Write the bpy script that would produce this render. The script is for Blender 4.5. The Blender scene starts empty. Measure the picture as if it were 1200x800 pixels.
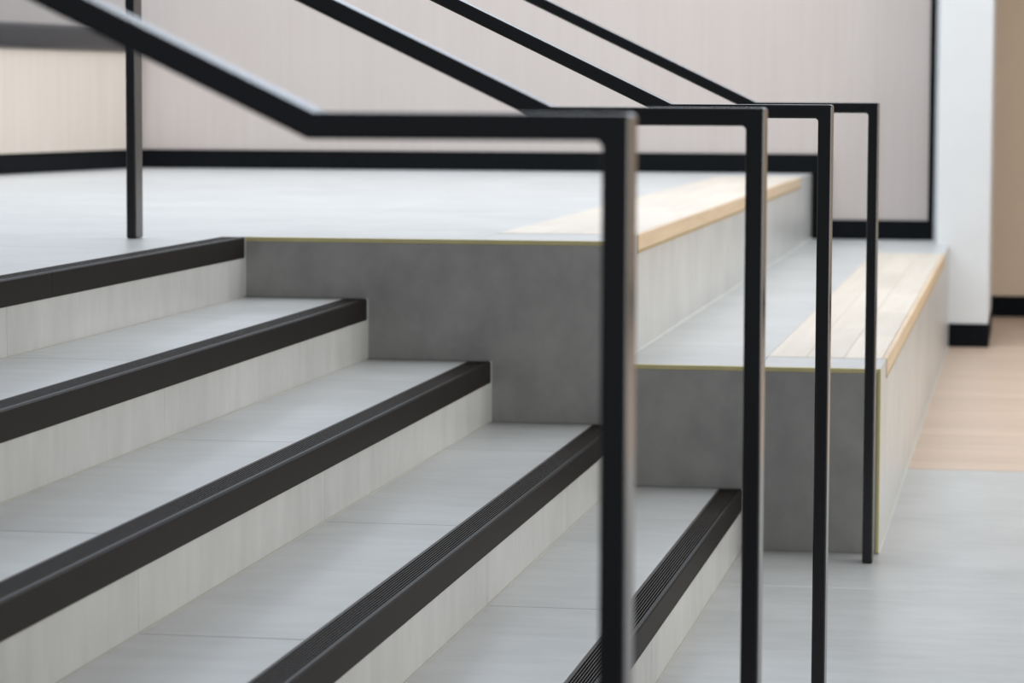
import bpy, bmesh, math, random
from mathutils import Matrix, Vector
random.seed(7)
S = bpy.context.scene
COL = S.collection

# ------------------------------------------------------------------ camera
CAM = Vector((0.6789, -7.2263, 1.1087))
YAW, PITCH, ROLL = 0.1713, 0.0827, -0.0041
cy, sy, cp, sp = math.cos(YAW), math.sin(YAW), math.cos(PITCH), math.sin(PITCH)
fwd = Vector((-sy * cp, cy * cp, -sp)); rgt = Vector((cy, sy, 0)); dwn = fwd.cross(rgt)
cr, sr = math.cos(ROLL), math.sin(ROLL)
rgt, dwn = cr * rgt + sr * dwn, -sr * rgt + cr * dwn
cam_d = bpy.data.cameras.new('camera'); cam = bpy.data.objects.new('camera', cam_d); COL.objects.link(cam)
M3 = Matrix((rgt, -dwn, -fwd)).transposed().to_4x4(); M3.translation = CAM
cam.matrix_world = M3
cam_d.sensor_width = 36.0; cam_d.lens = 3500.0 / 1200.0 * 36.0
cam_d.clip_start = 0.05; cam_d.clip_end = 100
cam_d.dof.use_dof = True; cam_d.dof.focus_distance = 5.45; cam_d.dof.aperture_fstop = 6.5
S.camera = cam

# ------------------------------------------------------------------ light
W = bpy.data.worlds.new('world'); S.world = W; W.use_nodes = True
W.node_tree.nodes['Background'].inputs[0].default_value = (0.84, 0.90, 1.0, 1)
W.node_tree.nodes['Background'].inputs[1].default_value = 0.26

def area(name, loc, target, sx, sy_, power, col):
    d = bpy.data.lights.new(name, 'AREA'); d.shape = 'RECTANGLE'; d.size = sx; d.size_y = sy_
    d.energy = power; d.color = col
    o = bpy.data.objects.new(name, d); COL.objects.link(o); o.location = loc
    o.rotation_euler = (Vector(target) - Vector(loc)).to_track_quat('-Z', 'Y').to_euler()
    return o
area('skylight', (-1.4, 3.1, 4.3), (-1.4, 3.0, 0), 7.4, 6.0, 410, (0.87, 0.935, 1.0))
area('clerestory_light', (-1.8, 6.35, 2.6), (-1.8, 4.35, 0.9), 7.5, 1.0, 42, (0.62, 0.79, 1.0))
area('window_light', (6.0, -0.5, 1.7), (0, -0.5, 0.9), 8.0, 3.0, 295, (1.0, 0.975, 0.925))
S.view_settings.view_transform = 'Standard'; S.view_settings.look = 'None'
S.view_settings.gamma = 1.0; S.view_settings.use_curve_mapping = False
S.view_settings.exposure = 0.0

# ------------------------------------------------------------------ materials
def mat(name, col, rough=0.5, metal=0.0, col2=None, scale=(3, 3, 3), detail=6, mixlo=0.35, mixhi=0.65,
        var=0.0, bump=0.0, spec=0.5, cloud=0.0, per=1.0):
    m = bpy.data.materials.new(name); m.use_nodes = True
    nt = m.node_tree; b = nt.nodes['Principled BSDF']
    b.inputs['Base Color'].default_value = (*col, 1); b.inputs['Roughness'].default_value = rough
    b.inputs['Metallic'].default_value = metal; b.inputs['Specular IOR Level'].default_value = spec
    if col2:
        geo = nt.nodes.new('ShaderNodeNewGeometry')
        mp = nt.nodes.new('ShaderNodeMapping'); mp.inputs['Scale'].default_value = scale
        nt.links.new(geo.outputs['Position'], mp.inputs['Vector'])
        oi = nt.nodes.new('ShaderNodeObjectInfo')
        cmb = nt.nodes.new('ShaderNodeVectorMath'); cmb.operation = 'SCALE'
        cmb.inputs[0].default_value = (37 * per, 11 * per, 23 * per); nt.links.new(oi.outputs['Random'], cmb.inputs['Scale'])
        add = nt.nodes.new('ShaderNodeVectorMath'); add.operation = 'ADD'
        nt.links.new(mp.outputs[0], add.inputs[0]); nt.links.new(cmb.outputs[0], add.inputs[1])
        n = nt.nodes.new('ShaderNodeTexNoise'); n.inputs['Scale'].default_value = 1.0
        n.inputs['Detail'].default_value = detail; n.inputs['Roughness'].default_value = 0.6
        nt.links.new(add.outputs[0], n.inputs['Vector'])
        fac = n.outputs['Fac']
        if cloud:
            n2 = nt.nodes.new('ShaderNodeTexNoise'); n2.inputs['Scale'].default_value = 2.6; n2.inputs['Detail'].default_value = 4
            nt.links.new(geo.outputs['Position'], n2.inputs['Vector'])
            mx = nt.nodes.new('ShaderNodeMix'); mx.inputs['Factor'].default_value = cloud
            nt.links.new(n.outputs['Fac'], mx.inputs[2]); nt.links.new(n2.outputs['Fac'], mx.inputs[3])
            fac = mx.outputs[0]
        r = nt.nodes.new('ShaderNodeValToRGB')
        r.color_ramp.elements[0].position = mixlo; r.color_ramp.elements[0].color = (*col, 1)
        r.color_ramp.elements[1].position = mixhi; r.color_ramp.elements[1].color = (*col2, 1)
        nt.links.new(fac, r.inputs['Fac'])
        out = r.outputs['Color']
        if var:
            hs = nt.nodes.new('ShaderNodeHueSaturation')
            mr = nt.nodes.new('ShaderNodeMapRange')
            mr.inputs['To Min'].default_value = 1 - var; mr.inputs['To Max'].default_value = 1 + var
            nt.links.new(oi.outputs['Random'], mr.inputs['Value']); nt.links.new(mr.outputs[0], hs.inputs['Value'])
            nt.links.new(out, hs.inputs['Color']); out = hs.outputs['Color']
        nt.links.new(out, b.inputs['Base Color'])
        if bump:
            bp = nt.nodes.new('ShaderNodeBump'); bp.inputs['Strength'].default_value = bump; bp.inputs['Distance'].default_value = 0.002
            nt.links.new(fac, bp.inputs['Height']); nt.links.new(bp.outputs[0], b.inputs['Normal'])
    return m
TILE = mat('pale concrete tile', (0.43, 0.427, 0.41), 0.33, 0, (0.585, 0.58, 0.56), (6, 20, 6), 9, 0.3, 0.7, 0.02, 0.05, cloud=0.5)
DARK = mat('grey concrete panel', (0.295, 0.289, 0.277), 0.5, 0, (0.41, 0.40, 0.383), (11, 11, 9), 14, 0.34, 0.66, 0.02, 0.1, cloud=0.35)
CORE = mat('grout', (0.27, 0.265, 0.25), 0.8, 0, (0.31, 0.305, 0.29), (20, 20, 20))
GROUT = mat('light grout', (0.62, 0.62, 0.58), 0.7, 0, (0.68, 0.68, 0.64), (20, 20, 20))
SEAL = mat('sealant', (0.44, 0.425, 0.38), 0.7, 0, (0.48, 0.46, 0.41), (20, 20, 20))
NOSE = mat('bronze aluminium nosing', (0.0105, 0.0080, 0.0064), 0.5, 0.0, (0.013, 0.010, 0.0082), (4, 40, 4), 4, 0.35, 0.65, 0.04, spec=0.12)
RIB = mat('skylit bronze rib', (0.058, 0.046, 0.038), 0.55, 0.0, (0.068, 0.054, 0.045), (4, 40, 4), 4, 0.35, 0.65, 0.04, spec=0.12)  # rib tops coloured lighter than the nosing, as if lit from above
GAP = mat('shaded groove', (0.004, 0.004, 0.004), 0.8, 0.0, (0.006, 0.006, 0.006), (40, 40, 40), spec=0.05)  # near-black painted on groove floors and walls as their shade
BLACK = mat('black powder coat', (0.0065, 0.0065, 0.0078), 0.2, 0, (0.009, 0.009, 0.0105), (60, 60, 60), 3, 0.35, 0.65)
SKIRT = mat('black skirting', (0.004, 0.005, 0.0065), 0.6, 0, (0.006, 0.007, 0.0085), (20, 20, 20), spec=0.08)
CAPM = mat('black satin edge', (0.012, 0.013, 0.016), 0.24, 0, (0.015, 0.016, 0.019), (20, 20, 20))
BRASS = mat('brass trim', (0.62, 0.55, 0.27), 0.45, 0.1, (0.68, 0.60, 0.30), (30, 30, 30))
GOLD = mat('dark gold trim', (0.40, 0.29, 0.13), 0.45, 0.2, (0.46, 0.34, 0.16), (30, 30, 30))  # darker gold than the brass, for the strip under the edge board
SILV = mat('pale edge strip', (0.62, 0.66, 0.64), 0.45, 0.1, (0.68, 0.71, 0.69), (30, 30, 30))
OAK = mat('whitened oak', (0.63, 0.545, 0.44), 0.36, 0, (0.71, 0.63, 0.53), (40, 2.2, 40), 7, 0.3, 0.7, 0.07, 0.06)
OAKE = mat('oak edge board', (0.56, 0.41, 0.26), 0.45, 0, (0.68, 0.52, 0.35), (30, 2.2, 60), 7, 0.3, 0.7, 0.05, 0.06)
PLANK = mat('oak floor plank', (0.55, 0.40, 0.29), 0.38, 0, (0.68, 0.525, 0.405), (2.0, 28, 20), 7, 0.3, 0.7, 0.05, 0.06)
VENEER = mat('pale wood veneer', (0.525, 0.455, 0.42), 0.55, 0, (0.58, 0.515, 0.48), (70, 70, 1.3), 7, 0.3, 0.7, 0.0, 0.03, cloud=0.35, per=0.0)
VENEERW = mat('warm wood veneer', (0.60, 0.51, 0.43), 0.55, 0, (0.69, 0.605, 0.53), (70, 70, 1.3), 7, 0.32, 0.68, 0.0, 0.03, cloud=0.15, per=0.0)
WHITE = mat('white painted plaster', (0.69, 0.705, 0.71), 0.7, 0, (0.71, 0.725, 0.73), (9, 9, 9), 4, 0.3, 0.7, 0, 0.04)
TAN = mat('tan painted plaster', (0.70, 0.55, 0.41), 0.7, 0, (0.73, 0.575, 0.43), (5, 5, 5), 4, 0.3, 0.7, 0, 0.04)

# ------------------------------------------------------------------ builders
def link(name, me, m, parent=None):
    o = bpy.data.objects.new(name, me); COL.objects.link(o)
    if m and not me.materials: me.materials.append(m)
    if parent: o.parent = parent
    return o
def boxmesh(bm, x0, x1, y0, y1, z0, z1):
    v = [bm.verts.new(p) for p in ((x0, y0, z0), (x1, y0, z0), (x1, y1, z0), (x0, y1, z0), (x0, y0, z1), (x1, y0, z1), (x1, y1, z1), (x0, y1, z1))]
    for f in ((3, 2, 1, 0), (4, 5, 6, 7), (0, 1, 5, 4), (1, 2, 6, 5), (2, 3, 7, 6), (3, 0, 4, 7)): bm.faces.new([v[i] for i in f])
def finish(bm, name, m, parent, bev=0.0, seg=1, smooth=False):
    bmesh.ops.recalc_face_normals(bm, faces=bm.faces)
    if bev: bmesh.ops.bevel(bm, geom=bm.edges[:], offset=bev, segments=seg, affect='EDGES', profile=0.5)
    me = bpy.data.meshes.new(name); bm.to_mesh(me); bm.free()
    if smooth:
        for p in me.polygons: p.use_smooth = True
    return link(name, me, m, parent)
def box(name, x0, x1, y0, y1, z0, z1, m, parent=None, bev=0.0, seg=1):
    bm = bmesh.new(); boxmesh(bm, x0, x1, y0, y1, z0, z1)
    return finish(bm, name, m, parent, bev, seg)
def prism_y(name, prof, y0, y1, m, parent=None, bev=0.0, seg=1):      # profile in XZ, extruded along Y
    bm = bmesh.new()
    a = [bm.verts.new((x, y0, z)) for x, z in prof]; b = [bm.verts.new((x, y1, z)) for x, z in prof]
    bm.faces.new(a); bm.faces.new(b[::-1]); n = len(prof)
    for i in range(n): bm.faces.new((a[i], b[i], b[(i + 1) % n], a[(i + 1) % n]))
    return finish(bm, name, m, parent, bev, seg)
def empty(name, loc=(0, 0, 0)):
    o = bpy.data.objects.new(name, None); COL.objects.link(o); o.location = loc; o.empty_display_size = 0.1
    return o
def tag(o, label, cat, group=None):
    o['label'] = label; o['category'] = cat
    if group: o['group'] = group
    return o
def struct(o, label=None, cat=None):
    o['kind'] = 'structure'
    if label: o['label'] = label
    if cat: o['category'] = cat
    return o
G = 0.0015                                     # half a grout joint

# ------------------------------------------------------------------ dimensions
H, GO = 0.15, 0.3127                           # riser, going
YE = -5.36                                     # near end of the flight
ND, NH = 0.056, 0.0516                         # nosing depth, height
YJ = [0.0, -0.565, -1.76, -2.96, -4.16, YE]    # tile joints along the flight
XU, XL = -0.31, 0.332                          # fronts of the upper and lower bench
XP = -4 * GO                                   # edge of the platform (top nosing)
YW = 6.55                                      # back wall
YC = 6.10                                      # face of the white pier

# ------------------------------------------------------------------ floors
fl = struct(box('floor', -0.25, 6.0, -9.4, 1.69, -0.14, -0.010, CORE), 'pale grey large format tile floor at the foot of the stairs', 'floor')
xs = [0.0, 0.86, 2.06, 3.26, 4.46, 6.0]; ys = [-9.4, -7.72, -6.52, -5.32, -4.12, -2.92, -1.72, -0.52, 0.68, 1.69]
for i in range(len(xs) - 1):
    for j in range(len(ys) - 1):
        x0 = xs[i]
        if i == 0 and j >= 7: x0 = 0.0
        box('tile', x0 + G, xs[i + 1] - G, ys[j] + G, ys[j + 1] - G, -0.010, 0.0, TILE, fl, 0.0006)
for yj in ys[1:-1]: box('joint_strip', 0.006, 6.0, yj - 0.003, yj + 0.003, -0.010, 0.0003, GROUT, fl)
wf = struct(box('floor_wood', -0.25, 6.0, 1.70, 8.0, -0.14, -0.014, CORE), 'oak plank floor beyond the grey tiles', 'floor')
r = 0; y = 1.70
while y < 8.0 - 0.02:
    y1 = min(y + 0.18, 8.0); x = 0.30 - random.uniform(0, 0.5)
    while x < 6.0:
        x1 = min(x + 1.9, 6.0)
        if x1 > 0.34: box('plank', max(x, 0.30) + 0.001, x1 - 0.001, y + 0.001, y1 - 0.001, -0.014, 0.0, PLANK, wf, 0.001)
        x = x1
    y = y1
# platform
pf = struct(prism_y('floor_upper', [(-6.2, 0.3), (XP - 0.02, 0.3), (XP - 0.02, 0.739), (-6.2, 0.739)], YE, YW, CORE), 'pale grey tiled platform at the top of the stairs', 'floor')
pxs = [XP - ND - 0.001, XP - 1.2, XP - 2.4, XP - 3.6, -6.2]
pys = [YW, 5.365, 4.165, 2.965, 1.765, 0.565, -0.565, -1.76, -2.96, -4.16, YE]
for i in range(len(pxs) - 1):
    for j in range(len(pys) - 1):
        if i == 0 and j < 5:
            box('tile', pxs[1] + G, XP - 0.001, pys[j + 1] + G, pys[j] - G, 0.739, 0.75, TILE, pf, 0.0006)
        elif i == 0 and j == 5:
            box('tile', pxs[1] + G, XP - 0.001, 0.0 + G, pys[j] - G, 0.739, 0.75, TILE, pf, 0.0006)
            box('tile', pxs[1] + G, pxs[0], pys[j + 1] + G, -G, 0.739, 0.75, TILE, pf, 0.0006)
        else:
            box('tile', pxs[i + 1] + G, pxs[i] - (G if i else 0), pys[j + 1] + G, pys[j] - G, 0.739, 0.75, TILE, pf, 0.0006)

# ------------------------------------------------------------------ staircase
st = tag(empty('staircase', (-0.6, -2.7, 0)), 'wide grey tiled staircase with five dark ribbed nosings beside the bench tiers', 'staircase')
bpy.context.view_layer.update()
INV = st.matrix_world.inverted()
def under(o, parent):                       # keep world placement under a moved empty
    o.parent = parent; o.matrix_parent_inverse = INV if parent is st else Matrix.Identity(4)
    return o
def nosing_profile(x, z):
    p = [(x - ND, z - 0.0104), (x - 0.0104, z - 0.0104), (x - 0.0105, z - NH), (x + 0.0015, z - NH), (x + 0.0015, z - 0.0025), (x - 0.001, z + 0.0005), (x - 0.0085, z + 0.0005)]
    n = 8; a = x - 0.0085; w = (ND - 0.0085 - 0.004) / n
    for i in range(n):
        xr = a - i * w
        p += [(xr - w * 0.12, z - 0.0055), (xr - w * 0.55, z - 0.0055), (xr - w * 0.62, z + 0.0003), (xr - w * 0.98, z + 0.0003)]
    p += [(x - ND, z + 0.0003)]
    return p
for k in range(5):
    X = -k * GO; Z = (k + 1) * H; Xb = X - GO
    s = box('step', Xb, X - 0.0105, YE + 0.002, -0.002, Z - H, Z - 0.0105, CORE)
    under(s, st)
    if k == 4:
        s.data.transform(Matrix.Identity(4))
    for a in range(len(YJ) - 1):
        y1, y0 = YJ[a], YJ[a + 1]
        if k < 4:
            box('tread_tile', Xb + 0.001, X - ND - 0.001, y0 + G, y1 - G, Z - 0.0105, Z, TILE, s, 0.0005)
        box('riser_tile', X - 0.0105, X, y0 + 0.0006, y1 - 0.0006, Z - H + 0.0005, Z - NH - 0.0008, TILE, s, 0.0005)
    cuts = [-0.0035, -1.494, -4.3, YE] if k == 4 else [-0.0035, -3.6, YE]
    for a in range(len(cuts) - 1):
        nz = prism_y('nosing', nosing_profile(X, Z), cuts[a + 1] + 0.0006, cuts[a] - 0.0006, NOSE, s)
        nz.data.materials.append(RIB); nz.data.materials.append(GAP)
        for pl in nz.data.polygons:
            if pl.normal.z > 0.9 and pl.center.x < X - 0.0085: pl.material_index = 1 if pl.center.z > Z - 0.002 else 2
            elif abs(pl.normal.x) > 0.2 and X - ND + 0.002 < pl.center.x < X - 0.0085 and pl.center.z > Z - 0.02: pl.material_index = 2
    box('end_strip', X - 0.002, X + 0.0045, -0.0035, -0.0004, Z - H + 0.001, Z + 0.001, SILV, s)
    box('joint_strip', X + 0.0002, X + 0.0022, YE, -0.004, Z - H, Z - H + 0.0018, SEAL, s)
    if k < 4: box('joint_strip', Xb + 0.005, X - 0.003, -0.0035, -0.0004, Z + 0.0004, Z + 0.0034, CORE, s)

# ------------------------------------------------------------------ bench tiers
def bench(name, label, x_back, xf, z, yfar, xw, yw0, yw1, zb, fsegs, tile_cols):
    t = tag(empty(name, ((x_back + xf) / 2, 0.0, 0)), label, 'bench', 'tiled bench tiers')
    bpy.context.view_layer.update(); inv = t.matrix_world.inverted()
    def add(o):
        o.parent = t; o.matrix_parent_inverse = inv; return o
    add(box('body', x_back + 0.001, xf - 0.0105, 0.0105, yfar, 0.0, z - 0.026, CORE))
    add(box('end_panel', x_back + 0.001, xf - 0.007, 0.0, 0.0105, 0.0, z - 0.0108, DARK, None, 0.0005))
    add(box('edge_trim', x_back + 0.001, xf + 0.001, -0.0003, 0.0105, z - 0.0105, z + 0.0005, BRASS, None, 0.0008))
    add(box('corner_trim', xf - 0.0065, xf + 0.0015, -0.0003, 0.0105, zb, z - 0.0108, BRASS, None, 0.0008))
    add(box('joint_strip', 0.006, xf, -0.0035, -0.0002, 0.0, 0.0032, CORE)) if zb == 0 else None
    wz = z - 0.040
    # front tiles under the oak edge board
    for a in range(len(fsegs) - 1):
        y0, y1 = fsegs[a], fsegs[a + 1]
        ztop = z - 0.0005
        if y0 >= yw0 - 0.01 and y1 <= yw1 + 0.01: ztop = wz - 0.0085
        add(box('front_tile', xf - 0.0105, xf, max(y0 + G, 0.011), y1 - G, zb + 0.001, ztop, TILE, None, 0.0005))
    add(box('base_strip', xf + 0.0003, xf + (0.0035 if zb == 0 else 0.0075), 0.0, yfar, zb + 0.0006, zb + 0.0042, GROUT))
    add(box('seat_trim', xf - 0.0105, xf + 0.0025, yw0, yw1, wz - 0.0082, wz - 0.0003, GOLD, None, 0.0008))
    add(box('edge_board', xf - 0.010, xf + 0.003, yw0 + 0.001, yw1 - 0.001, wz, z + 0.001, OAKE, None, 0.002, 2))
    # oak planks
    n = 3; w = (xf - 0.0105 - xw) / n
    for i in range(n):
        y = yw0; first = True
        while y < yw1 - 0.02:
            ln = (0.45 + 0.25 * ((i * 2) % 3)) if first else 0.9
            y1 = min(y + ln, yw1); first = False
            if yw1 - y1 < 0.15: y1 = yw1
            add(box('plank', xw + i * w + 0.0003, xw + (i + 1) * w - 0.0003, y + 0.0003, y1 - 0.0003, z - 0.025, z + 0.001, OAK, None, 0.0006))
            y = y1
    # top tiles beside and at the two ends of the oak
    ys_ = tile_cols
    for a in range(len(ys_) - 1):
        add(box('top_tile', x_back + 0.002, xw - 0.001, max(ys_[a] + G, 0.011), ys_[a + 1] - G, z - 0.026, z, TILE, None, 0.0006))
    add(box('top_tile', xw + 0.001, xf - 0.0005, 0.011, yw0 - 0.001, z - 0.026, z, TILE, None, 0.0006))
    add(box('top_tile', xw + 0.001, xf - 0.0005, yw1 + 0.001, yfar - 0.001, z - 0.026, z, TILE, None, 0.0006))
    return t
fseg = lambda w0, w1, yf: [0.0, w0] + [w0 + i * (w1 - w0) / 4 for i in (1, 2, 3)] + [w1, yf]
bench('tiled_bench', 'upper grey tiled bench tier with oak seat inlay, level with the platform', XP, XU, 5 * H, YW - 0.002, -0.670, 0.36, 5.85, 3 * H,
      fseg(0.36, 5.85, YW), [0.0, 0.565, 1.765, 2.965, 4.165, 5.365, YW])
bench('tiled_bench', 'lower grey tiled bench tier with oak seat, standing on the floor', XU + 0.0045, XL, 3 * H, YC - 0.002, 0.035, 0.29, 5.35, 0.0,
      fseg(0.29, 5.35, YC), [0.0, 0.565, 1.765, 2.965, 4.165, 5.365, YC])
# tile strip of the lower tier that runs behind the pier to the back wall
# ------------------------------------------------------------------ handrails
def handrail(y, label):
    w, d = 0.0246, 0.063; x1, zt = 0.3264, 1.0914
    xb = 0.037; sl = H / GO; xpost = -1.483
    root = tag(empty('handrail', (x1 - w / 2, y + d / 2, 0)), label, 'handrail', 'black stair handrails')
    bpy.context.view_layer.update(); inv = root.matrix_world.inverted()
    zu = zt + 0.75; xu = xb - 0.75 / sl
    th = math.atan(sl); k = w * math.tan(th / 2)
    f = 0.004
    def add(o):
        o.parent = root; o.matrix_parent_inverse = inv
        md = o.modifiers.new('round', 'BEVEL'); md.width = 0.0045; md.segments = 3; md.limit_method = 'ANGLE'; md.angle_limit = math.radians(50)
        for p in o.data.polygons: p.use_smooth = True
        o.data.set_sharp_from_angle(angle=math.radians(40)) if hasattr(o.data, 'set_sharp_from_angle') else None
        return o
    # lower post with the mitred level run and the sloping run as one welded bar
    prof = [(x1, 0.0), (x1, zt), (xb, zt), (xu, zu), (-1.80, zu), (-1.80, zu - w), (xu - k, zu - w), (xb - k, zt - w),
            (x1 - w - f, zt - w), (x1 - w, zt - w - f), (x1 - w, 0.0)]
    add(prism_y('bar', prof, y, y + d, BLACK))
    add(box('upper_post', xpost - w, xpost, y, y + d, 0.7503, zu - w - (xpost - w - xu + k) * sl - 0.001 + 0.004, BLACK))
    return root
handrail(-4.584, 'black metal handrail standing farthest from the bench tiers')
handrail(-3.216, 'black metal handrail second farthest from the bench tiers')
handrail(-1.833, 'black metal handrail second nearest to the bench tiers')
handrail(-0.157, 'black metal handrail standing close against the dark bench end panels')

# ------------------------------------------------------------------ back wall
wb = struct(box('wall_back', -6.2, 0.222, YW + 0.012, YW + 0.20, 0.0, 3.6, CORE), 'back wall clad in pale vertical grain veneer panels', 'wall')
px = [-6.2, -5.05, -3.83, -2.61, -1.39, XU]
for i in range(len(px) - 1):
    box('panel', px[i] + 0.0001, px[i + 1] - 0.0001, YW, YW + 0.012, 0.75, 3.6, VENEER, wb)
box('panel', XU + 0.0001, 0.222, YW, YW + 0.012, 0.45, 3.6, VENEER, wb)
SK = 0.088
bb = struct(prism_y('baseboard_back', [(-6.2, 0.7505), (XU + 0.004, 0.7505), (XU + 0.004, 0.4505), (0.246, 0.4505), (0.246, 0.4505 + SK), (XU + SK, 0.4505 + SK), (XU + SK, 0.7505 + SK), (-6.2, 0.7505 + SK)], YW - 0.014, YW - 0.0005, SKIRT, None, 0.001),
       'black skirting stepping down with the bench tiers along the back wall', 'skirting')
struct(box('trim_1', 0.2225, 0.246, YW - 0.012, YW + 0.2, 0.4505 + SK, 3.6, SKIRT), 'thin black vertical trim where the veneer wall ends', 'trim')
# bench returns: the lower tier continues past the pier to the wall
lt = struct(box('floor_return', XU + 0.002, 0.277, YC + 0.001, YW - 0.002, 0.30, 0.45, TILE), 'pale tiled strip joining the lower bench to the back wall', 'ledge')
# pier, corridor wall
pier = struct(box('wall_pier', 0.278, 0.507, YC, 7.2, 0.0, 3.6, WHITE, None, 0.004, 2), 'white plastered pier at the end of the lower bench', 'pier')
struct(box('wall_return', 0.2465, 0.2775, YW, YW + 0.2, 0.0, 3.6, WHITE), 'narrow white plaster return between black trim and pier', 'wall')
struct(box('baseboard_pier', 0.336, 0.511, YC - 0.006, 7.2, 0.0005, 0.104, SKIRT, None, 0.001), 'black skirting around the foot of the white pier', 'skirting')
struct(box('wall_far', -0.2, 6.0, 8.0, 8.15, 0.0, 3.6, TAN), 'tan painted wall behind the white pier', 'wall')
struct(box('baseboard_far', -0.2, 6.0, 7.988, 7.9995, 0.0005, 0.104, SKIRT), 'black skirting along the foot of the tan wall', 'skirting')
struct(box('ceiling', 0.51, 6.0, YC, 8.0, 2.9, 3.6, WHITE), 'lowered ceiling over the passage beside the pier', 'ceiling')

# ------------------------------------------------------------------ low counter at the platform's edge
ct = tag(empty('counter', (-3.495, YW - 0.02, 0.75)), 'low veneer counter with black top edge and black plinth on the platform', 'counter')
T = math.tan(math.radians(8.5))
def skew(name, x0, x1, y0, z0, z1, m, bev=0.0, seg=1):      # plan trapezium: square to the wall, angled front
    bm = bmesh.new()
    pl = [(x0, y0), (x1 + y0 * T, y0), (x1, 0.0), (x0, 0.0)]
    a = [bm.verts.new((x, y, z0)) for x, y in pl]; b = [bm.verts.new((x, y, z1)) for x, y in pl]
    bm.faces.new(a[::-1]); bm.faces.new(b)
    for i in range(4): bm.faces.new((a[i], a[(i + 1) % 4], b[(i + 1) % 4], b[i]))
    return finish(bm, name, m, ct, bev, seg)
skew('plinth', -1.7, -0.012, -3.2, 0.0005, 0.090, SKIRT)
skew('front_panel', -1.7, 0.0, -3.21, 0.0905, 0.545, VENEERW, 0.001)
top = skew('counter_top', -1.72, 0.03, -3.23, 0.5455, 0.662, CAPM, 0.03, 5)
for p in top.data.polygons: p.use_smooth = True
